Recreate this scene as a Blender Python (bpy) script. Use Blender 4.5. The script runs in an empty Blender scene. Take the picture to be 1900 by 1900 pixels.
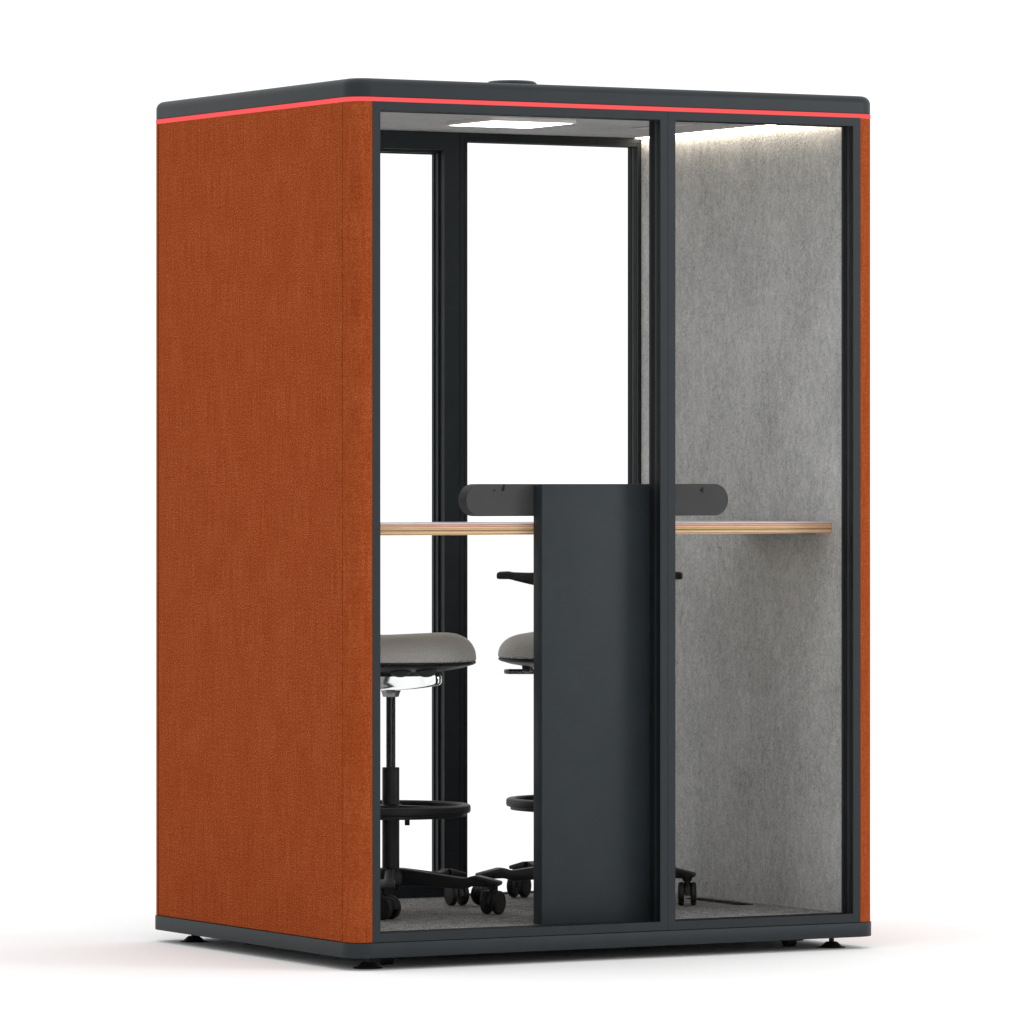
import bpy, bmesh, math, random
from mathutils import Vector, Matrix
random.seed(7)
PI = math.pi
scene = bpy.context.scene
col = scene.collection

# ------------------------------------------------------------------ constants (metres)
Z0 = 0.0715                 # height of the cabin's wall foot above the ground
W, D, R = 1.5726, 1.1851, 0.0567
ZT = 2.130                  # top of the walls above Z0
FD = 0.058                  # depth of the window frames
XS = 0.9242                 # joint between the two window frames
XL, XR = 0.0700, 1.5030     # faces of the inner linings
YB = D - FD                 # inner face of the back frames
FLOOR = 0.0205              # carpet top above Z0

# ------------------------------------------------------------------ materials
def new_mat(name):
    m = bpy.data.materials.new(name); m.use_nodes = True
    nt = m.node_tree
    return m, nt, nt.nodes['Principled BSDF']

def N(nt, typ, **kw):
    n = nt.nodes.new(typ)
    for k, v in kw.items():
        if k in n.inputs: n.inputs[k].default_value = v
        else: setattr(n, k, v)
    return n

def setp(b, **kw):
    names = dict(color='Base Color', rough='Roughness', metal='Metallic', spec='Specular IOR Level', coat='Coat Weight', sheen='Sheen Weight')
    for k, v in kw.items():
        if k == 'color': v = (*v, 1)
        b.inputs[names[k]].default_value = v

def ramp(nt, stops, interp='LINEAR'):
    n = nt.nodes.new('ShaderNodeValToRGB'); cr = n.color_ramp; cr.interpolation = interp
    while len(cr.elements) < len(stops): cr.elements.new(0.5)
    for e, (p, c) in zip(cr.elements, stops):
        e.position = p; e.color = (*c, 1)
    return n

def coords(nt, scale=(1, 1, 1), rot=(0, 0, 0)):
    tc = N(nt, 'ShaderNodeTexCoord'); mp = N(nt, 'ShaderNodeMapping')
    mp.inputs['Scale'].default_value = scale; mp.inputs['Rotation'].default_value = rot
    nt.links.new(tc.outputs['Object'], mp.inputs['Vector'])
    return mp.outputs['Vector']

def noise(nt, vec, scale, detail=2.0, rough=0.5):
    n = N(nt, 'ShaderNodeTexNoise'); n.inputs['Scale'].default_value = scale
    n.inputs['Detail'].default_value = detail; n.inputs['Roughness'].default_value = rough
    nt.links.new(vec, n.inputs['Vector'])
    return n.outputs['Fac']

def math_(nt, op, a, b=None, clamp=False):
    n = N(nt, 'ShaderNodeMath'); n.operation = op; n.use_clamp = clamp
    for i, v in enumerate((a, b)):
        if v is None: continue
        if isinstance(v, (int, float)): n.inputs[i].default_value = v
        else: nt.links.new(v, n.inputs[i])
    return n.outputs[0]

def bump(nt, b, height, strength, dist):
    n = N(nt, 'ShaderNodeBump'); n.inputs['Strength'].default_value = strength; n.inputs['Distance'].default_value = dist
    nt.links.new(height, n.inputs['Height']); nt.links.new(n.outputs['Normal'], b.inputs['Normal'])

def plain(name, color, rough, spec=0.3, metal=0.0, var=0.06, grain=900, coat=0.0):
    """powder coat / plastic: tiny tone and gloss variation, fine orange-peel grain"""
    m, nt, b = new_mat(name)
    setp(b, rough=rough, metal=metal, spec=spec, coat=coat)
    v = coords(nt)
    f = noise(nt, v, 14, 3)
    lo = tuple(c * (1 - var) for c in color); hi = tuple(c * (1 + var) for c in color)
    r = ramp(nt, [(0.3, lo), (0.7, hi)])
    nt.links.new(f, r.inputs[0]); nt.links.new(r.outputs[0], b.inputs['Base Color'])
    if grain:
        bump(nt, b, noise(nt, v, grain, 1), 0.05, 0.0006)
    return m

def emit(name, color, strength):
    m, nt, b = new_mat(name)
    setp(b, color=(0, 0, 0), spec=0.0)
    b.inputs['Emission Color'].default_value = (*color, 1); b.inputs['Emission Strength'].default_value = strength
    return m

def fabric_mat(name, gs, ga, squash):
    m, nt, b = new_mat(name)
    setp(b, rough=1.0, spec=0.0)
    v = coords(nt)
    # coordinates along the surface: horizontal h = x + y, vertical z
    sep = N(nt, 'ShaderNodeSeparateXYZ'); nt.links.new(v, sep.inputs[0])
    h = math_(nt, 'ADD', sep.outputs[0], sep.outputs[1])
    zz = sep.outputs[2]
    zig = math_(nt, 'PINGPONG', math_(nt, 'ADD', h, math_(nt, 'MULTIPLY', noise(nt, v, 22, 1), 0.02)), 0.042)
    tw = math_(nt, 'SINE', math_(nt, 'MULTIPLY', math_(nt, 'ADD', zz, zig), 2 * PI / 0.0042))
    grain = noise(nt, coords(nt, squash), gs, 2, 0.7)
    vs = N(nt, 'ShaderNodeCombineXYZ')
    nt.links.new(math_(nt, 'MULTIPLY', h, 150), vs.inputs[0]); nt.links.new(math_(nt, 'MULTIPLY', zz, 7), vs.inputs[1])
    streak = noise(nt, vs.outputs[0], 1.0, 3, 0.6)
    hs = N(nt, 'ShaderNodeCombineXYZ')
    nt.links.new(math_(nt, 'MULTIPLY', h, 9), hs.inputs[0]); nt.links.new(math_(nt, 'MULTIPLY', zz, 140), hs.inputs[1])
    hstreak = noise(nt, hs.outputs[0], 1.0, 2, 0.6)
    patch = noise(nt, v, 9, 3)
    t = math_(nt, 'MULTIPLY', math_(nt, 'SUBTRACT', grain, 0.5), ga)
    t = math_(nt, 'ADD', t, math_(nt, 'MULTIPLY', tw, 0.05))
    t = math_(nt, 'ADD', t, math_(nt, 'MULTIPLY', math_(nt, 'SUBTRACT', streak, 0.5), 0.36))
    t = math_(nt, 'ADD', t, math_(nt, 'MULTIPLY', math_(nt, 'SUBTRACT', hstreak, 0.5), 0.15))
    t = math_(nt, 'ADD', t, math_(nt, 'MULTIPLY', math_(nt, 'SUBTRACT', patch, 0.5), 0.13))
    t = math_(nt, 'ADD', t, 0.5, clamp=True)
    r = ramp(nt, [(0.0, (0.120, 0.0125, 0.002)), (0.45, (0.236, 0.0418, 0.0100)), (0.75, (0.330, 0.081, 0.0255)), (1.0, (0.52, 0.19, 0.095))])
    nt.links.new(t, r.inputs[0]); nt.links.new(r.outputs[0], b.inputs['Base Color'])
    bump(nt, b, t, 0.08, 0.0006)
    return m

def felt_mat(name, dark, light, stretch=(1, 1, 0.35), fine=230, contrast=1.0):
    m, nt, b = new_mat(name)
    setp(b, rough=1.0, spec=0.03)
    v = coords(nt, stretch)
    v2 = coords(nt, (1, 1, 0.6))
    wob = N(nt, 'ShaderNodeTexNoise'); wob.inputs['Scale'].default_value = 30; nt.links.new(v2, wob.inputs['Vector'])
    add = N(nt, 'ShaderNodeVectorMath'); add.operation = 'MULTIPLY_ADD'
    nt.links.new(wob.outputs['Color'], add.inputs[0]); add.inputs[1].default_value = (0.02, 0.02, 0.02); nt.links.new(v, add.inputs[2])
    fib = noise(nt, add.outputs[0], fine, 3, 0.65)
    blot = noise(nt, v2, 48, 3, 0.65)
    big = noise(nt, v2, 6, 2)
    t = math_(nt, 'MULTIPLY', math_(nt, 'SUBTRACT', fib, 0.5), 1.5 * contrast)
    t = math_(nt, 'ADD', t, math_(nt, 'MULTIPLY', math_(nt, 'SUBTRACT', blot, 0.5), 0.8 * contrast))
    t = math_(nt, 'ADD', t, math_(nt, 'MULTIPLY', math_(nt, 'SUBTRACT', big, 0.5), 0.55 * contrast))
    t = math_(nt, 'ADD', t, 0.5, clamp=True)
    r = ramp(nt, [(0.0, dark), (1.0, light)])
    nt.links.new(t, r.inputs[0]); nt.links.new(r.outputs[0], b.inputs['Base Color'])
    bump(nt, b, fib, 0.8, 0.005)
    return m

def ply_mat():
    m, nt, b = new_mat('plywood_edge')
    setp(b, rough=0.6, spec=0.2)
    tc = N(nt, 'ShaderNodeTexCoord')
    sep = N(nt, 'ShaderNodeSeparateXYZ'); nt.links.new(tc.outputs['Object'], sep.inputs[0])
    v = coords(nt, (2.2, 2.2, 60))
    wav = noise(nt, v, 1.0, 3)
    z = math_(nt, 'SUBTRACT', sep.outputs[2], Z0 + 1.0293)
    z = math_(nt, 'DIVIDE', z, 0.030)
    z = math_(nt, 'ADD', z, math_(nt, 'MULTIPLY', math_(nt, 'SUBTRACT', wav, 0.5), 0.03))
    yl, pk, br, lt = (0.58, 0.41, 0.235), (0.60, 0.34, 0.25), (0.20, 0.085, 0.07), (0.70, 0.50, 0.32)
    r = ramp(nt, [(0.0, yl), (0.075, (0.40, 0.22, 0.10)), (0.10, br), (0.14, yl), (0.22, lt), (0.27, (0.34, 0.18, 0.09)), (0.31, yl),
                  (0.37, br), (0.41, br), (0.45, (0.50, 0.36, 0.14)), (0.53, (0.54, 0.40, 0.16)), (0.57, (0.28, 0.13, 0.07)), (0.60, lt), (0.68, pk), (0.72, br), (0.76, (0.60, 0.36, 0.24)),
                  (0.83, pk), (0.87, br), (0.91, pk), (1.0, (0.56, 0.28, 0.2))])
    nt.links.new(z, r.inputs[0])
    g = noise(nt, coords(nt, (30, 30, 700)), 1.0, 2)
    mx = N(nt, 'ShaderNodeMix'); mx.data_type = 'RGBA'; mx.blend_type = 'MULTIPLY'; mx.inputs[0].default_value = 0.5
    r2 = ramp(nt, [(0.25, (0.6, 0.6, 0.6)), (0.7, (1.1, 1.1, 1.1))]); nt.links.new(g, r2.inputs[0])
    nt.links.new(r.outputs[0], mx.inputs[6]); nt.links.new(r2.outputs[0], mx.inputs[7])
    nt.links.new(mx.outputs[2], b.inputs['Base Color'])
    return m

def seat_mat():
    m, nt, b = new_mat('grey_seat_knit')
    setp(b, rough=0.95, spec=0.05)
    v = coords(nt)
    sep = N(nt, 'ShaderNodeSeparateXYZ'); nt.links.new(v, sep.inputs[0])
    d = math_(nt, 'ADD', math_(nt, 'ADD', sep.outputs[0], math_(nt, 'MULTIPLY', sep.outputs[1], -0.7)), math_(nt, 'MULTIPLY', sep.outputs[2], -1.0))
    s = math_(nt, 'SINE', math_(nt, 'MULTIPLY', d, 2 * PI / 0.0052))
    t = math_(nt, 'ADD', math_(nt, 'MULTIPLY', s, 0.33), math_(nt, 'ADD', math_(nt, 'MULTIPLY', math_(nt, 'SUBTRACT', noise(nt, v, 400, 2), 0.5), 0.9), 0.5), clamp=True)
    r = ramp(nt, [(0.0, (0.25, 0.243, 0.233)), (1.0, (0.64, 0.625, 0.60))])
    nt.links.new(t, r.inputs[0]); nt.links.new(r.outputs[0], b.inputs['Base Color'])
    bump(nt, b, t, 0.3, 0.0008)
    return m

def carpet_mat():
    m, nt, b = new_mat('charcoal_carpet')
    setp(b, rough=1.0, spec=0.02)
    v = coords(nt)
    n1 = noise(nt, coords(nt, (1, 0.6, 1)), 300, 3, 0.75); n2 = noise(nt, v, 40, 2)
    t = math_(nt, 'ADD', math_(nt, 'MULTIPLY', math_(nt, 'SUBTRACT', n1, 0.5), 2.6), math_(nt, 'ADD', 0.45, math_(nt, 'MULTIPLY', math_(nt, 'SUBTRACT', n2, 0.5), 0.5)), clamp=True)
    r = ramp(nt, [(0.0, (0.06, 0.059, 0.057)), (0.5, (0.195, 0.192, 0.187)), (1.0, (0.74, 0.73, 0.71))])
    nt.links.new(t, r.inputs[0]); nt.links.new(r.outputs[0], b.inputs['Base Color'])
    bump(nt, b, n1, 0.8, 0.003)
    return m

def glass_mat():
    m, nt, b = new_mat('clear_anti_reflective_glass')
    nt.nodes.remove(b)
    out = nt.nodes['Material Output']
    tr = N(nt, 'ShaderNodeBsdfTransparent'); tr.inputs[0].default_value = (0.996, 0.998, 0.997, 1)
    nt.links.new(tr.outputs[0], out.inputs['Surface'])
    return m

M = {}
M['frame'] = plain('anthracite_powder_coat', (0.0160, 0.0208, 0.0235), 0.5, 0.19)
M['cap'] = plain('anthracite_roof_coat', (0.0160, 0.0206, 0.0232), 0.45, 0.19)
M['panel'] = plain('anthracite_panel_coat', (0.0202, 0.0255, 0.0285), 0.5, 0.20)
M['rubber'] = plain('black_rubber_gasket', (0.006, 0.006, 0.0065), 0.6, 0.15)
M['black'] = plain('black_plastic', (0.010, 0.010, 0.010), 0.5, 0.28)
M['knob'] = plain('dark_grey_plastic', (0.026, 0.026, 0.026), 0.5, 0.25)
M['black_gloss'] = plain('gloss_black_steel', (0.008, 0.008, 0.008), 0.12, 0.5, grain=0)
M['box'] = plain('grey_box_plastic', (0.046, 0.046, 0.046), 0.5, 0.12)
M['chrome'] = plain('polished_chrome', (0.86, 0.88, 0.88), 0.07, 0.5, metal=1.0, var=0.01, grain=0)
M['zinc'] = plain('grey_zinc', (0.25, 0.25, 0.25), 0.3, 0.5, metal=1.0)
M['laminate'] = plain('pale_grey_laminate', (0.62, 0.63, 0.66), 0.45, 0.2)
M['housing'] = plain('frosted_lamp_housing', (0.62, 0.60, 0.57), 0.5, 0.2)
M['silver'] = plain('silver_vent_metal', (0.42, 0.42, 0.42), 0.4, 0.3)
M['fabric'] = fabric_mat('orange_woven_fabric', 450, 2.5, (1.0, 0.58, 0.85))
M['fabric_corner'] = fabric_mat('orange_woven_corner_fabric', 590, 2.1, (1, 1, 1))
M['seam'] = plain('dark_rust_thread', (0.05, 0.010, 0.004), 0.9, 0.0, grain=0)
M['felt'] = felt_mat('grey_wool_felt', (0.245, 0.243, 0.238), (0.66, 0.653, 0.640), (1, 1, 0.75), 200, 1.0)
M['felt_ceiling'] = felt_mat('grey_ceiling_felt', (0.26, 0.258, 0.254), (0.46, 0.456, 0.45), (0.35, 1, 1), 200, 0.9)
M['ply'] = ply_mat()
M['seat'] = seat_mat()
M['carpet'] = carpet_mat()
M['glass'] = glass_mat()
M['status'] = emit('coral_status_light', (1.0, 0.118, 0.120), 1.0)
M['lamp'] = emit('white_lamp_diffuser', (1.0, 0.98, 0.95), 4.4)
M['strip'] = emit('warm_led_strip', (1.0, 0.87, 0.70), 19.0)

# ------------------------------------------------------------------ mesh helpers
class MB:
    """collects shapes into one bmesh"""
    def __init__(s): s.bm = bmesh.new(); s.mats = []
    def box(s, x0, x1, y0, y1, z0, z1, bev=0.0, seg=2, mi=0):
        vs = [s.bm.verts.new((x, y, z)) for x in (x0, x1) for y in (y0, y1) for z in (z0, z1)]
        idx = [(0, 1, 3, 2), (4, 6, 7, 5), (0, 4, 5, 1), (2, 3, 7, 6), (0, 2, 6, 4), (1, 5, 7, 3)]
        fs = [s.bm.faces.new([vs[i] for i in f]) for f in idx]
        for f in fs: f.material_index = mi
        if bev > 0:
            es = list({e for f in fs for e in f.edges})
            bmesh.ops.bevel(s.bm, geom=es, offset=bev, segments=seg, profile=0.5, affect='EDGES')
        return s
    def prism(s, pts, a0, a1, axis='z', bev=0.0, seg=2, mat=None):
        """outline pts extruded along axis; for axis y pts are (x, z), axis x (y, z), axis z (x, y)"""
        def P(p, a):
            v = {'z': (p[0], p[1], a), 'y': (p[0], a, p[1]), 'x': (a, p[0], p[1])}[axis]
            return (mat @ Vector(v)) if mat else v
        lo = [s.bm.verts.new(P(p, a0)) for p in pts]; hi = [s.bm.verts.new(P(p, a1)) for p in pts]
        n = len(pts); fs = [s.bm.faces.new(lo[::-1]), s.bm.faces.new(hi)]
        caps = list(fs)
        for i in range(n):
            fs.append(s.bm.faces.new((lo[i], lo[(i + 1) % n], hi[(i + 1) % n], hi[i])))
        bmesh.ops.recalc_face_normals(s.bm, faces=fs)
        if bev > 0:
            es = list({e for f in caps for e in f.edges})
            bmesh.ops.bevel(s.bm, geom=es, offset=bev, segments=seg, profile=0.5, affect='EDGES')
        return s
    def loft(s, rings, cap=True, mat=None, mi=None):
        rows = [[s.bm.verts.new((mat @ Vector(p)) if mat else p) for p in r] for r in rings]
        fs = []
        n = len(rows[0])
        for k, (a, b) in enumerate(zip(rows, rows[1:])):
            for i in range(n):
                f = s.bm.faces.new((a[i], a[(i + 1) % n], b[(i + 1) % n], b[i])); fs.append(f)
                if mi: f.material_index = mi[k]
        if cap:
            f0 = s.bm.faces.new(rows[0][::-1]); f1 = s.bm.faces.new(rows[-1]); fs += [f0, f1]
            if mi: f0.material_index = mi[0]; f1.material_index = mi[-1]
        bmesh.ops.recalc_face_normals(s.bm, faces=fs)
        return s
    def lathe(s, prof, n=40, mat=None, cap=True):
        rings = [[(r * math.cos(2 * PI * i / n), r * math.sin(2 * PI * i / n), z) for i in range(n)] for r, z in prof]
        return s.loft(rings, cap, mat)
    def torus_section(s, prof, n=72, mat=None):
        """closed profile (r, z) swept round z"""
        k = len(prof)
        rows = []
        for i in range(n):
            a = 2 * PI * i / n
            rows.append([s.bm.verts.new((mat @ Vector((r * math.cos(a), r * math.sin(a), z))) if mat else (r * math.cos(a), r * math.sin(a), z)) for r, z in prof])
        fs = []
        for i in range(n):
            a, b = rows[i], rows[(i + 1) % n]
            for j in range(k):
                fs.append(s.bm.faces.new((a[j], b[j], b[(j + 1) % k], a[(j + 1) % k])))
        bmesh.ops.recalc_face_normals(s.bm, faces=fs)
        return s
    def tube(s, pts, radii, n=16, flat=1.0):
        pts = [Vector(p) for p in pts]; rings = []
        for i, p in enumerate(pts):
            t = (pts[min(i + 1, len(pts) - 1)] - pts[max(i - 1, 0)]).normalized()
            up = Vector((0, 0, 1)) if abs(t.z) < 0.9 else Vector((1, 0, 0))
            a = t.cross(up).normalized(); b = a.cross(t).normalized()
            r = radii[i] if isinstance(radii, (list, tuple)) else radii
            rings.append([tuple(p + a * (math.cos(2 * PI * k / n) * r) + b * (math.sin(2 * PI * k / n) * r * flat)) for k in range(n)])
        return s.loft(rings)
    def ring(s, x0, x1, z0, z1, w, y0, y1):
        """rectangular frame in the xz plane; w = (left, right, bottom, top) widths"""
        if not isinstance(w, (list, tuple)): w = (w,) * 4
        o = [(x0, z0), (x1, z0), (x1, z1), (x0, z1)]
        i = [(x0 + w[0], z0 + w[2]), (x1 - w[1], z0 + w[2]), (x1 - w[1], z1 - w[3]), (x0 + w[0], z1 - w[3])]
        V = [[s.bm.verts.new((p[0], y, p[1])) for p in q] for q in (o, i) for y in (y0, y1)]
        fs = []
        of, ob, nf, nb = V
        for k in range(4):
            j = (k + 1) % 4
            fs += [s.bm.faces.new(q) for q in ((of[k], of[j], nf[j], nf[k]), (ob[k], nb[k], nb[j], ob[j]), (of[k], ob[k], ob[j], of[j]), (nf[k], nf[j], nb[j], nb[k]))]
        bmesh.ops.recalc_face_normals(s.bm, faces=fs)
        return s
    def build(s, name, mats, parent=None, smooth=0.0, dz=0.0, sub=0, matrix=None):
        me = bpy.data.meshes.new(name)
        s.bm.to_mesh(me); s.bm.free()
        if not isinstance(mats, (list, tuple)): mats = [mats]
        for m in mats: me.materials.append(m)
        if smooth:
            me.polygons.foreach_set('use_smooth', [True] * len(me.polygons))
            if smooth < 3.1: me.set_sharp_from_angle(angle=smooth)
        o = bpy.data.objects.new(name, me); col.objects.link(o)
        if parent: o.parent = parent
        o.location = (0, 0, dz)
        if matrix: o.matrix_local = matrix
        if sub:
            md = o.modifiers.new('subdivision', 'SUBSURF'); md.levels = sub; md.render_levels = sub
        return o

def rr(x0, y0, x1, y1, r, n=10):
    pts = []
    for cx, cy, a0 in ((x1 - r, y1 - r, 0), (x0 + r, y1 - r, PI / 2), (x0 + r, y0 + r, PI), (x1 - r, y0 + r, 1.5 * PI)):
        for k in range(n + 1):
            a = a0 + PI / 2 * k / n
            pts.append((cx + r * math.cos(a), cy + r * math.sin(a)))
    return pts

def thing(name, label, cat, loc=(0, 0, 0), rz=0.0, group=None):
    o = bpy.data.objects.new(name, None); col.objects.link(o)
    o.empty_display_size = 0.2
    o.location = loc; o.rotation_euler = (0, 0, rz)
    o['label'] = label; o['category'] = cat
    if group: o['group'] = group
    return o

SM = 0.6

# ------------------------------------------------------------------ ground
m, nt, b = new_mat('white_studio_floor')
setp(b, rough=0.9, spec=0.0)
r = ramp(nt, [(0.3, (0.885, 0.885, 0.885)), (0.7, (0.895, 0.895, 0.895))]); nt.links.new(noise(nt, coords(nt), 1.5, 2), r.inputs[0])
nt.links.new(r.outputs[0], b.inputs['Base Color'])
g = MB()
vs = [g.bm.verts.new(p) for p in ((-60, -60, 0), (60, -60, 0), (60, 120, 0), (-60, 120, 0))]
g.bm.faces.new(vs)
ground = g.build('ground', m)
ground['kind'] = 'structure'; ground['label'] = 'plain white floor with a soft shadow under the cabin'

# ------------------------------------------------------------------ the cabin
pod = thing('office_pod', 'tall orange fabric office cabin with dark grey frames and glass front on levelling feet', 'office pod')
def B(mb, name, mat, parent=None, smooth=0.0):
    return mb.build(name, mat, parent or pod, smooth, Z0 if (parent is None or parent == pod) else 0.0)

# plinth
E_ = 0.0028
def stack(inset_z, x0, y0, x1, y1, r, n=12):
    return [[(x, y, z) for x, y in rr(x0 + i, y0 + i, x1 - i, y1 - i, max(r - i, 0.002), n)] for i, z in inset_z]
p = MB().loft(stack([(0.004, -0.0392), (0.0006, -0.0388), (0.0, -0.0375), (0.0, -0.0025), (0.0006, -0.0015), (0.0016, -0.001)], -E_, -E_, W + E_, D + E_, R + E_))
B(p, 'plinth', M['frame'], smooth=SM)
# underside rail so the cabin has depth below
for ry in (0.19, D - 0.19):
    B(MB().box(0.26, W - 0.26, ry - 0.03, ry + 0.03, -0.046, -0.0395, 0.002), 'floor_rail', M['black'])

# roof cap with rounded shoulder
c = 0.022
prof = [(0.0035, 2.1408), (0.0, 2.1425), (0.0, 2.189 - c)] + [(c - c * math.cos(a), 2.189 - c + c * math.sin(a)) for a in [PI / 2 * k / 8 for k in range(1, 9)]]
B(MB().loft(stack(prof, 0, 0, W, D, R)), 'roof_cap', M['cap'], smooth=SM)
# vent on the roof
vt = MB().lathe([(0.069, 2.189), (0.069, 2.2270), (0.0665, 2.2330), (0.060, 2.2368), (0.050, 2.2378)], 48, Matrix.Translation((0.7885, D / 2, 0)))
B(vt, 'roof_vent', M['cap'], smooth=SM)

# coral light band round the top
bnd = stack([(0.0004, 2.1300), (0.0, 2.1304), (0.0, 2.1401), (0.0006, 2.1405), (0.016, 2.1405), (0.016, 2.1300), (0.0004, 2.1300)], -0.0006, -0.0006, W + 0.0006, D + 0.0006, R)
B(MB().loft(bnd, cap=False), 'light_band', M['status'], smooth=SM)
# dark core of the roof inside the band
B(MB().box(0.03, W - 0.03, 0.03, D - 0.03, 2.1404, 2.1500), 'roof_core', M['black'])

# fabric walls: flat panel and two rounded corner panels on each side
GAP = 0.0015
ZF0, ZF1 = 0.0006, 2.1285
for side in (0, 1):
    mx = (lambda x: x) if side == 0 else (lambda x: W - x)
    a, b_ = sorted((mx(0.0), mx(R - 0.0135)))
    s = MB().box(a, b_, R + GAP, D - R - GAP, ZF0, ZF1, 0.0015, 2)
    sp = B(s, 'side_panel', M['fabric'], smooth=SM)
    for ye in (R, D - R):
        xa, xb = sorted((mx(0.0012), mx(0.020)))
        B(MB().box(xa, xb, ye - 0.0014, ye + 0.0014, ZF0, ZF1), 'seam', M['seam'], sp)
    for end in (0, 1):
        my = (lambda y: y) if end == 0 else (lambda y: D - y)
        arc = [(R - R * math.cos(PI / 2 * k / 12), R - R * math.sin(PI / 2 * k / 12)) for k in range(13)]
        arc[0] = (0.0, R - 0.0015)
        pts = [(mx(x), my(y)) for x, y in arc[:-1] + [(R - 0.0007, 0.0), (R - 0.0007, R - 0.0015)]]
        B(MB().prism(pts, ZF0, ZF1), 'corner_panel', M['fabric_corner'], smooth=SM)
    a, b_ = sorted((mx(R - 0.0130), mx(XL if side == 0 else W - XR)))
    B(MB().box(a, b_, FD + 0.001, YB - 0.001, FLOOR - 0.002, 2.1305, 0.001), 'wall_lining', M['felt'])
# floor and ceiling
B(MB().box(XL + 0.0005, XR - 0.0005, FD - 0.02, YB + 0.02, -0.001, FLOOR, 0.0), 'carpet', M['carpet'])
B(MB().box(R, W - R, 0.02, D - 0.02, 2.1312, 2.1400, 0.0), 'ceiling_panel', M['felt_ceiling'])

# added strips that stop light leaking through the slit between frames and roof
for ya in (0.0175, D - 0.0550):
    B(MB().box(R + 0.001, W - R - 0.001, ya, ya + 0.0375, 2.1286, 2.1311), 'light_leak_stop', M['rubber'])

# window frames: front pair, back fixed light, back door
FW = 0.0222
def window(x0, x1, y0, back=False):
    """fixed glazed frame, y0 = outer face"""
    sg = -1 if back else 1
    def Y(a, b): return tuple(sorted((y0 + sg * a, y0 + sg * b)))
    f = MB().ring(x0, x1, 0.0004, 2.1296, FW, *Y(0, 0.0125))
    f.ring(x0, x1, 0.0004, 2.1296, FW - 0.004, *Y(0.0125, 0.0185))
    f.ring(x0, x1, 0.0004, 2.1296, FW - 0.0008, *Y(0.0185, 0.0325))
    f.ring(x0, x1, 0.0004, 2.1296, FW - 0.004, *Y(0.0325, 0.0415))
    f.ring(x0, x1, 0.0004, 2.1296, FW + 0.0004, *Y(0.0415, FD - 0.0005))
    fr = B(f, 'window_frame', M['frame'])
    w = FW - 0.004
    gk = MB().ring(x0 + w, x1 - w, w, 2.130 - w, 0.0046, *Y(0.0127, 0.0183)).ring(x0 + w, x1 - w, w, 2.130 - w, 0.0042, *Y(0.0327, 0.0413))
    q = FW - 0.0002
    gk.ring(x0 + q, x1 - q, 0.0004 + q, 2.1296 - q, 0.0010, *Y(0.0010, 0.0124))
    q = FW + 0.0002
    gk.ring(x0 + q, x1 - q, 0.0004 + q, 2.1296 - q, 0.0010, *Y(0.0418, 0.0515))
    B(gk, 'gasket', M['rubber'], fr)
    gl = MB().box(x0 + FW - 0.002, x1 - FW + 0.002, *Y(0.0205, 0.0265), FW - 0.002, 2.1296 - FW + 0.002)
    B(gl, 'glass_pane', M['glass'], fr)
    return fr
window(R, XS - 0.0004, 0.0)
window(XS + 0.0004, W - R, 0.0)
fb = window(XS + 0.0006, W - R, D, back=True)
# thin dark strip for the seam groove on the inside of that frame
B(MB().ring(XS + 0.0128, W - R - 0.0128, 0.0132, 2.1168, 0.0009, YB - 0.0006, YB + 0.002), 'seam_line', M['rubber'], fb)
# door leaf in the back wall
dx0, dx1 = R, XS - 0.0008
d = MB().ring(dx0, dx1, 0.0004, 2.1296, (0.0490, 0.0490, 0.0575, 0.0480), YB, YB + 0.020)
d.ring(dx0, dx1, 0.0004, 2.1296, (0.0455, 0.0455, 0.054, 0.0455), YB + 0.020, YB + 0.0265)
d.ring(dx0, dx1, 0.0004, 2.1296, (0.0545, 0.0545, 0.063, 0.0555), YB + 0.0265, YB + 0.040)
d.ring(dx0, dx1, 0.0004, 2.1296, (0.0500, 0.0500, 0.060, 0.0520), YB + 0.040, YB + 0.0460)
d.ring(dx0, dx1, 0.0004, 2.1296, (0.0575, 0.0575, 0.066, 0.0590), YB + 0.0460, D - 0.0005)
door = B(d, 'door', M['frame'])
B(MB().ring(dx0 + 0.0455, dx1 - 0.0455, 0.054, 2.1296 - 0.0455, 0.0046, YB + 0.0202, YB + 0.0263)
    .ring(dx0 + 0.050, dx1 - 0.050, 0.060, 2.1296 - 0.052, 0.005, YB + 0.0402, YB + 0.0458), 'gasket', M['rubber'], door)
B(MB().box(dx0 + 0.053, dx1 - 0.053, YB + 0.030, YB + 0.036, 0.0605, 2.1296 - 0.053), 'glass_pane', M['glass'], door)
B(MB().box(dx0 + 0.002, dx1 - 0.002, YB - 0.0006, YB + 0.002, 0.0445, 0.0455).box(dx1 - 0.0012, dx1 + 0.0006, YB - 0.0004, YB + 0.004, 0.02, 2.128), 'seam_line', M['rubber'], door)  # dark strips for the rail seam and the joint to the next frame
# outside pull handle on the back door
hd = MB().tube([(dx0 + 0.028, D + 0.001, 0.98), (dx0 + 0.028, D + 0.042, 0.98), (dx0 + 0.028, D + 0.042, 1.02)], 0.008, 14)
hd.tube([(dx0 + 0.028, D + 0.042, 0.965), (dx0 + 0.028, D + 0.042, 1.335)], 0.009, 16).tube([(dx0 + 0.028, D + 0.001, 1.32), (dx0 + 0.028, D + 0.042, 1.32)], 0.008, 14)
B(hd, 'door_handle', M['black'], door, SM)

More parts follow.
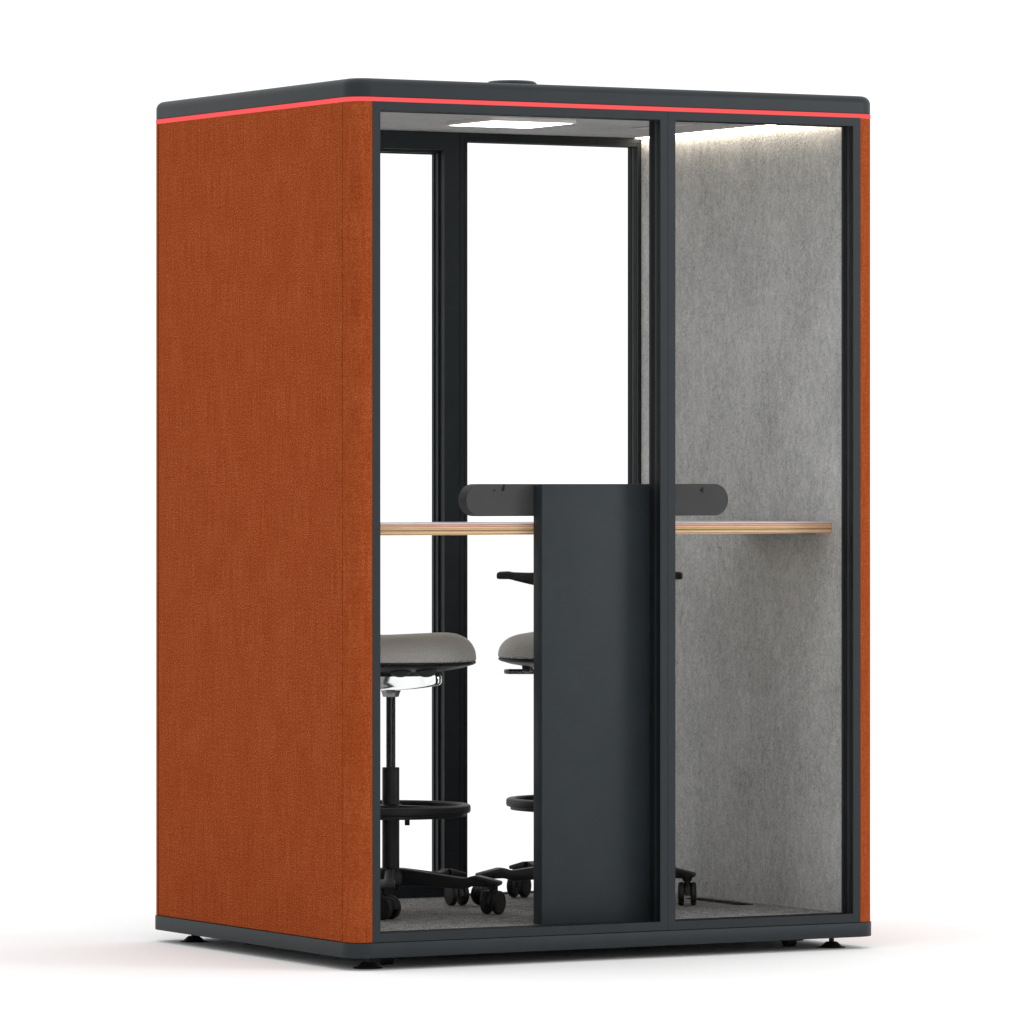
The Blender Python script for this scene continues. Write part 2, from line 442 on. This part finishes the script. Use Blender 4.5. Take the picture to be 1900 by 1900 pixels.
# ceiling lamp
lx, ly, lh = 0.787, 0.593, 0.1345
lm = MB().loft([[(x, y, z) for x, y in rr(lx - lh + i, ly - lh + i, lx + lh - i, ly + lh - i, 0.022 - i, 8)] for i, z in ((0, 2.1312), (0, 2.1228), (0.001, 2.1218))])
lamp = B(lm, 'ceiling_lamp', M['housing'], smooth=SM)
B(MB().loft([[(x, y, z) for x, y in rr(lx - lh + i, ly - lh + i, lx + lh - i, ly + lh - i, 0.022 - i, 8)] for i, z in ((0.010, 2.1219), (0.010, 2.1212))]), 'lamp_diffuser', M['lamp'], lamp, SM)
# LED strip along the right wall
B(MB().box(1.4835, XR - 0.0016, FD + 0.004, YB - 0.002, 2.1297, 2.1311), 'light_strip', M['strip'])
# air outlet in the ceiling
ag = B(MB().prism(rr(1.222, 0.448, 1.292, 0.712, 0.006, 4), 2.1292, 2.1311), 'air_outlet', M['felt_ceiling'])
sl = MB()
for k in range(3):
    sl.box(1.232 + 0.017 * k, 1.243 + 0.017 * k, 0.458, 0.702, 2.1286, 2.1291)
B(sl, 'outlet_slat', M['silver'], ag)
# floor outlet by the right wall
fo = B(MB().prism(rr(1.412, 0.44, 1.462, 0.745, 0.02, 6), FLOOR - 0.001, FLOOR + 0.0016), 'floor_outlet', M['rubber'])
sl = MB()
for k in range(16):
    sl.box(1.418, 1.456, 0.456 + 0.018 * k, 0.462 + 0.018 * k, FLOOR + 0.0016, FLOOR + 0.0026)
B(sl, 'outlet_slat', M['black'], fo)

# levelling feet and transport rollers
for fx in (0.09, W - 0.09):
    for fy in (0.09, D - 0.09):
        T = Matrix.Translation((fx, fy, 0))
        ft = B(MB().lathe([(0.0068, -0.058), (0.0068, -0.0393)], 20, T), 'levelling_foot', M['frame'], smooth=SM)
        B(MB().lathe([(0.037, -0.0714), (0.0375, -0.0700), (0.036, -0.0690), (0.028, -0.0680), (0.0265, -0.0660), (0.0165, -0.0575), (0.0150, -0.0563), (0.006, -0.0560)], 40, T), 'foot_pad', M['black'], ft, SM)
for fx in (0.163, W - 0.200):
    for fy in (0.125, D - 0.30):
        hs = MB().prism([(-0.038, -0.0393), (0.038, -0.0393), (0.036, -0.046), (0.030, -0.0520), (-0.030, -0.0520), (-0.036, -0.046)], fy - 0.022, fy + 0.022, 'y', 0.003, 2, Matrix.Translation((fx, 0, 0)))
        rh = B(hs, 'roller_housing', M['black'], smooth=SM)
        wh = MB().lathe([(0.008, -0.017), (0.0125, -0.015), (0.0125, 0.015), (0.008, 0.017)], 24, Matrix.Translation((fx, fy, -0.0555)) @ Matrix.Rotation(PI / 2, 4, 'Y'))
        B(wh, 'roller', M['rubber'], rh, SM)

# ------------------------------------------------------------------ counter table with its front panel and cable box
tab = thing('counter_table', 'high counter with plywood edge, dark front panel and grey rounded cable box inside the cabin', 'counter table')
def T_(mb, name, mat, parent=None, smooth=0.0):
    return mb.build(name, mat, parent or tab, smooth, Z0 if parent is None else 0.0)
TY0, TY1 = 0.1205, 0.56
tp = MB().box(XL + 0.001, XR - 0.001, TY0, TY1, 1.0293, 1.0578, 0.0)
me_top = tp.build('tabletop', M['ply'], tab, 0, 0)
me_top.data.transform(Matrix.Translation((0, 0, Z0)))
lam = MB().box(XL + 0.001, XR - 0.001, TY0, TY1, 1.0579, 1.0595, 0.0004, 1)
lo = lam.build('laminate', M['laminate'], me_top, 0, Z0)
for wx in (XL + 0.016, XR - 0.016):
    T_(MB().box(wx - 0.015, wx + 0.015, 0.20, 0.50, 1.0263, 1.0291), 'wall_bracket', M['frame'])
PX0, PX1 = 0.5905, 0.983
T_(MB().box(PX0, PX1, 0.0745, 0.1200, FLOOR + 0.001, 1.1603, 0.0012, 2), 'front_panel', M['panel'], smooth=SM)
# pill shaped cable box
bx0, bx1, bz0, bz1 = 0.3925, 1.1815, 1.0774, 1.1606
rb = (bz1 - bz0) / 2
def stad(i=0.0, n=20):
    zc = (bz0 + bz1) / 2; r = rb - i
    a = [(bx1 - rb + r * math.sin(PI * k / n), zc + r * math.cos(PI * k / n)) for k in range(n + 1)]
    return a + [(bx0 + rb - r * math.sin(PI * k / n), zc - r * math.cos(PI * k / n)) for k in range(n + 1)]
bxr = MB().loft([[(x, y, z) for x, z in stad(i)] for i, y in ((0.0015, 0.1212), (0.0, 0.1227), (0.0, 0.1635), (0.0015, 0.165))])
cb = T_(bxr, 'cable_box', M['box'], smooth=SM)
fy = 0.1211
T_(MB().box(0.472, 1.104, fy - 0.0003, fy + 0.0005, 1.1358, 1.1513).box(0.472, 1.104, fy - 0.0003, fy + 0.0005, 1.1262, 1.1352), 'cover_plate', M['box'], cb)
sk = MB().box(0.497, 0.5055, fy - 0.0007, fy + 0.001, 1.1425, 1.1516).box(0.5005, 0.5065, fy - 0.0006, fy + 0.001, 1.1518, 1.1604)
sk.lathe([(0.0028, 0), (0.0028, 0.0012)], 16, Matrix.Translation((0.4755, fy + 0.0006, 1.1446)) @ Matrix.Rotation(PI / 2, 4, 'X'))
T_(sk, 'socket', M['rubber'], cb)
sk = MB().box(1.0985, 1.1035, fy - 0.0007, fy + 0.001, 1.1375, 1.152)
sk.lathe([(0.0032, 0), (0.0032, 0.0012)], 16, Matrix.Translation((1.0965, fy + 0.0006, 1.1452)) @ Matrix.Rotation(PI / 2, 4, 'X'))
T_(sk, 'socket', M['rubber'], cb)

# ------------------------------------------------------------------ chairs
VA = math.radians(-119.1)      # direction from the scene towards the viewer
GF = Z0 + FLOOR
def caster_mesh():
    c = MB()
    c.lathe([(0.0075, 0.090), (0.0075, 0.066), (0.0100, 0.062), (0.0105, 0.052), (0.0075, 0.034), (0.004, 0.031)], 20)
    # hood between the wheels
    hood = [(0.031 * math.cos(a), 0.0305 + 0.031 * math.sin(a)) for a in [math.radians(-5 + 190 * k / 14) for k in range(15)]]
    c.prism(hood, -0.0075, 0.0075, 'x', 0.002)
    return c
def wheel_mesh(sx):
    prof = [(0.004, -0.0074), (0.022, -0.0078), (0.0285, -0.0074), (0.0310, -0.0050), (0.0316, 0.0), (0.0310, 0.0050), (0.0285, 0.0074), (0.0245, 0.0078), (0.0238, 0.0066), (0.012, 0.0072), (0.004, 0.0074)]
    return MB().lathe(prof, 36, Matrix.Translation((sx * 0.0168, 0, 0.0318)) @ Matrix.Rotation(sx * PI / 2, 4, 'Y'))

def seat_shape(parent, name='seat'):
    """thick saddle-like cushion: flat lower edge, rounded shoulders, dished top"""
    n, rings = 64, []
    ax, ay, e = 0.227, 0.233, 2.7
    def pt(t, ang, z):
        ca, sa = math.cos(ang), math.sin(ang)
        x = math.copysign(abs(ca) ** (2 / e), ca) * ax * t; y = math.copysign(abs(sa) ** (2 / e), sa) * ay * t
        return x, y
    def top(x, y, t):
        base = 0.678
        h = 0.064 + 0.0015 * math.sin(x * 9) - 0.004 * math.exp(-((x + 0.02) / 0.10) ** 2) + 0.010 * (max(0, -x) / 0.24) ** 2
        h += 0.003 * math.exp(-((x - 0.165) / 0.05) ** 2) - 0.010 * (y / 0.24) ** 4
        return base - 0.0 + h * max(0.0, 1 - t ** 8.0) ** 0.5 + 0.002
    rows = []
    rows.append([(*pt(0.985, 2 * PI * k / n, 0), 0.673) for k in range(n)])
    rows.append([(*pt(1.0, 2 * PI * k / n, 0), 0.678) for k in range(n)])
    for t in (1.0, 0.998, 0.99, 0.975, 0.95, 0.92, 0.88, 0.83, 0.77, 0.70, 0.6, 0.5, 0.4, 0.3, 0.2, 0.1, 0.03):
        r = []
        for k in range(n):
            x, y = pt(t, 2 * PI * k / n, 0)
            r.append((x, y, top(x, y, t)))
        rows.append(r)
    s = MB().loft(rows).build(name, M['seat'], parent, 3.14, -0.004)
    sh = [[(*pt(t, 2 * PI * k / n, 0), z) for k in range(n)] for t, z in ((0.985, 0.6735), (0.998, 0.6715), (0.995, 0.6675), (0.97, 0.664), (0.85, 0.656), (0.68, 0.649), (0.52, 0.643), (0.46, 0.634), (0.05, 0.634))]
    MB().loft(sh).build('seat_shell', M['black'], s, 0.9)
    return s

def make_chair(label, x, y, yaw, leg0, casters):
    """yaw: world direction the seat faces; leg0: world angle of the first leg; casters: world angle of each wheel axle"""
    ch = thing('office_chair', label, 'office chair', (x, y, GF), yaw, 'tall swivel chairs inside the cabin')
    s = seat_shape(ch)
    # two adjusting knobs hang under the seat shell on its right-hand edge
    for kx in (0.020, 0.088):
        MB().lathe([(0.014, -0.012), (0.0275, -0.010), (0.029, -0.004), (0.029, 0.004), (0.0265, 0.010), (0.010, 0.012)], 32,
                   Matrix.Translation((kx, -0.150, 0.6515)) @ Matrix.Rotation(PI / 2, 4, 'X') @ Matrix.Scale(0.62, 4, (0, 1, 0))).build('adjusting_knob', M['knob'], s, SM)
    # chromed swivel mechanism
    out = [(-0.135, 0.634), (0.128, 0.634), (0.134, 0.628), (0.134, 0.612), (0.129, 0.606), (0.10, 0.600), (0.06, 0.5945), (0.02, 0.5915), (-0.05, 0.5915), (-0.09, 0.600), (-0.128, 0.617)]
    mech = MB()
    rings = []
    for (yy, sc) in ((-0.074, 0.86), (-0.071, 0.93), (-0.062, 0.98), (-0.05, 1.0), (0.05, 1.0), (0.062, 0.98), (0.071, 0.93), (0.074, 0.86)):
        rings.append([((px) * sc, yy, 0.634 - (0.634 - pz) * (0.55 + 0.45 * sc)) for px, pz in out])
    mech.loft(rings)
    mo = mech.build('swivel_mechanism', M['chrome'], ch, 0.7)
    MB().prism(rr(-0.14, -0.082, 0.128, 0.082, 0.02, 5), 0.6338, 0.6405).build('mounting_plate', M['black'], mo, SM)
    MB().lathe([(0.015, 0.572), (0.021, 0.573), (0.024, 0.583), (0.030, 0.597)], 6).build('collar', M['zinc'], mo)
    lv = MB().prism([(-0.20, -0.030), (-0.19, -0.038), (0.06, -0.030), (0.06, 0.0), (-0.19, -0.004), (-0.205, -0.012)], 0.6205, 0.6345, 'z', 0.004, 2, Matrix.Translation((-0.075, -0.02, 0)) @ Matrix.Rotation(PI / 2, 4, 'Z'))
    lv.build('height_lever', M['black_gloss'], mo, SM)
    # column
    MB().lathe([(0.0125, 0.370), (0.0125, 0.576)], 28).build('gas_spring', M['black_gloss'], ch, SM)
    MB().lathe([(0.0130, 0.3852), (0.0222, 0.3850), (0.0230, 0.3835), (0.0232, 0.100), (0.0232, 0.060)], 32).build('column', M['black'], ch, SM)
    # foot ring with three spokes
    ro = 0.213
    prof = [(ro - 0.025, 0.283), (ro - 0.021, 0.287), (ro - 0.006, 0.287), (ro - 0.001, 0.284), (ro, 0.279), (ro, 0.270), (ro - 0.002, 0.2655), (ro - 0.011, 0.264), (ro - 0.012, 0.256), (ro - 0.021, 0.255), (ro - 0.025, 0.259)]
    fr = MB().torus_section(prof, 80)
    fr.lathe([(0.0236, 0.259), (0.034, 0.262), (0.034, 0.282), (0.0236, 0.288)], 32)
    for k in range(3):
        a = math.radians(-55 + 120 * k) - yaw
        fr.prism([(0.03, -0.011), (ro - 0.02, -0.008), (ro - 0.02, 0.008), (0.03, 0.011)], 0.266, 0.284, 'z', 0.002, 1, Matrix.Rotation(a, 4, 'Z'))
    fr.lathe([(0.006, 0.233), (0.0068, 0.234), (0.0068, 0.268)], 16, Matrix.Rotation(math.radians(-75) - yaw, 4, 'Z') @ Matrix.Translation((0.064, 0, 0)))
    fr.build('foot_ring', M['black'], ch, 0.7)
    # five-star base
    MB().lathe([(0.020, 0.066), (0.034, 0.068), (0.042, 0.078), (0.041, 0.098), (0.036, 0.109), (0.029, 0.1165), (0.0236, 0.1175)], 40).build('base_hub', M['black'], ch, SM)
    for k in range(5):
        A = leg0 + 2 * PI / 5 * k - yaw
        Rm = Matrix.Rotation(A, 4, 'Z')
        up = [(0.024, 0.1165), (0.045, 0.1155), (0.10, 0.1085), (0.16, 0.1005), (0.205, 0.0950), (0.216, 0.0955), (0.227, 0.0995), (0.236, 0.1015), (0.248, 0.1015), (0.305, 0.0880)]
        dn = [(0.307, 0.0855), (0.305, 0.0755), (0.288, 0.0740), (0.286, 0.0725), (0.240, 0.0735), (0.226, 0.0720), (0.214, 0.0665), (0.205, 0.0650), (0.13, 0.0690), (0.06, 0.0720), (0.024, 0.0700)]
        leg = MB().prism(up + dn, -0.0125, 0.0125, 'y', 0.004, 2, Rm)
        cap = [(0.236, 0.1017), (0.248, 0.1020), (0.306, 0.0885), (0.3095, 0.0855), (0.307, 0.0775), (0.240, 0.0865)]
        leg.prism(cap, -0.021, 0.021, 'y', 0.004, 2, Rm)
        leg.lathe([(0.0125, 0.066), (0.0135, 0.068), (0.0135, 0.084)], 20, Rm @ Matrix.Translation((0.288, 0, 0)))
        leg.build('leg', M['black'], ch, 0.7)
        pos = Rm @ Vector((0.288, 0, 0))
        cm = Matrix.Translation(pos) @ Matrix.Rotation(casters[k] - yaw, 4, 'Z')
        co = caster_mesh().build('caster', M['black'], ch, SM, matrix=cm)
        for sx in (-1, 1):
            wheel_mesh(sx).build('wheel', M['black'], co, SM)
    # back: upright spine, small pad and the pair of wing shaped arm rests
    sp = MB().tube([(-0.11, 0, 0.632), (-0.19, 0, 0.640), (-0.232, 0, 0.672), (-0.248, 0, 0.74), (-0.246, 0, 0.84), (-0.243, 0, 0.92)], [0.022, 0.022, 0.021, 0.019, 0.017, 0.016], 18, 0.8)
    sp.build('back_spine', M['black'], ch, 1.0)
    for sd in (-1, 1):
        w = MB()
        secs = [(0.00, 0.870, 0.030, 0.014), (0.06, 0.872, 0.027, 0.013), (0.12, 0.875, 0.0215, 0.012), (0.17, 0.879, 0.0160, 0.012), (0.208, 0.8845, 0.0118, 0.013), (0.215, 0.886, 0.0110, 0.017), (0.224, 0.8880, 0.0112, 0.021), (0.246, 0.8876, 0.0108, 0.022), (0.2535, 0.8868, 0.0092, 0.021), (0.2555, 0.8862, 0.006, 0.016)]
        rings = []
        for yy, zc, hz, hx in secs:
            xc = -0.243 + 0.55 * max(0, yy - 0.05) ** 1.5
            rings.append([(xc + hx * math.copysign(abs(math.cos(a)) ** 0.6, math.cos(a)), sd * yy, zc + hz * math.copysign(abs(math.sin(a)) ** 0.6, math.sin(a))) for a in [2 * PI * k / 20 for k in range(20)]])
        w.loft(rings).build('arm_rest', M['black'], ch, 0.9)
    bp = MB()
    rings = []
    for xx, i in ((-0.236, 0.0), (-0.226, 0.0), (-0.214, 0.006), (-0.207, 0.018), (-0.204, 0.035)):
        rings.append([(xx + 0.25 * yy * yy, yy, zz) for yy, zz in [(a, b + 0.79) for a, b in rr(-0.13 + i, i, 0.13 - i, 0.24 - i, 0.055 - i * 0.6, 8)]])
    bp.loft(rings).build('back_pad', M['seat'], ch, 0.9)
    return ch

deg = math.radians
make_chair('tall swivel chair turned sideways, chrome under its grey seat, beside the orange side wall', 0.475, 0.690, deg(-29.1 + 3), VA + deg(-1),
           [deg(24), deg(-56), deg(-2), deg(40), deg(-70)])
make_chair('tall swivel chair facing out with black arm wings, partly hidden behind the dark front panel', 1.086, 0.719, VA + deg(-5), VA + deg(2),
           [deg(10), deg(-29), deg(35), deg(-56), deg(-84)])

# ------------------------------------------------------------------ camera
cam = bpy.data.cameras.new('camera'); co = bpy.data.objects.new('camera', cam); col.objects.link(co)
cam.sensor_width = 36.0; cam.sensor_fit = 'HORIZONTAL'
cam.lens = 11136.09 / 1900 * 36
cam.shift_y = -(950 - 888.9) / 1900
cam.clip_start = 0.5; cam.clip_end = 400
co.location = (-7.0216, -13.4358, 1.1733 + Z0)
co.rotation_euler = (PI / 2, 0, -0.5081)
scene.camera = co

# ------------------------------------------------------------------ studio light
wd = bpy.data.worlds.new('World'); scene.world = wd; wd.use_nodes = True
bg = wd.node_tree.nodes['Background']
bg.inputs[0].default_value = (1, 1, 1, 1); bg.inputs[1].default_value = 1.16

def area(name, loc, target, size, energy, color=(1, 1, 1)):
    l = bpy.data.lights.new(name, 'AREA'); l.energy = energy; l.color = color
    l.shape = 'RECTANGLE'; l.size, l.size_y = size
    o = bpy.data.objects.new(name, l); col.objects.link(o)
    o.location = loc
    o.rotation_euler = (Vector(target) - Vector(loc)).to_track_quat('-Z', 'Y').to_euler()
    return o
area('overhead_floor_fill', (0.8, 0.5, 6.5), (0.8, 0.6, 0), (7, 7), 75)  # added fill from above, lifts the open floor to white
area('key_softbox', (6.8, -6.2, 3.4), (0.8, 0.2, 1.0), (2.6, 2.6), 215)

scene.view_settings.view_transform = 'Standard'
scene.view_settings.look = 'None'
scene.view_settings.exposure = 0.0
scene.view_settings.gamma = 1.0
scene.view_settings.use_curve_mapping = False
scene.cycles.use_denoising = True
scene.cycles.denoising_prefilter = 'NONE'
scene.cycles.max_bounces = 10
scene.cycles.transparent_max_bounces = 24
scene.cycles.sample_clamp_indirect = 8
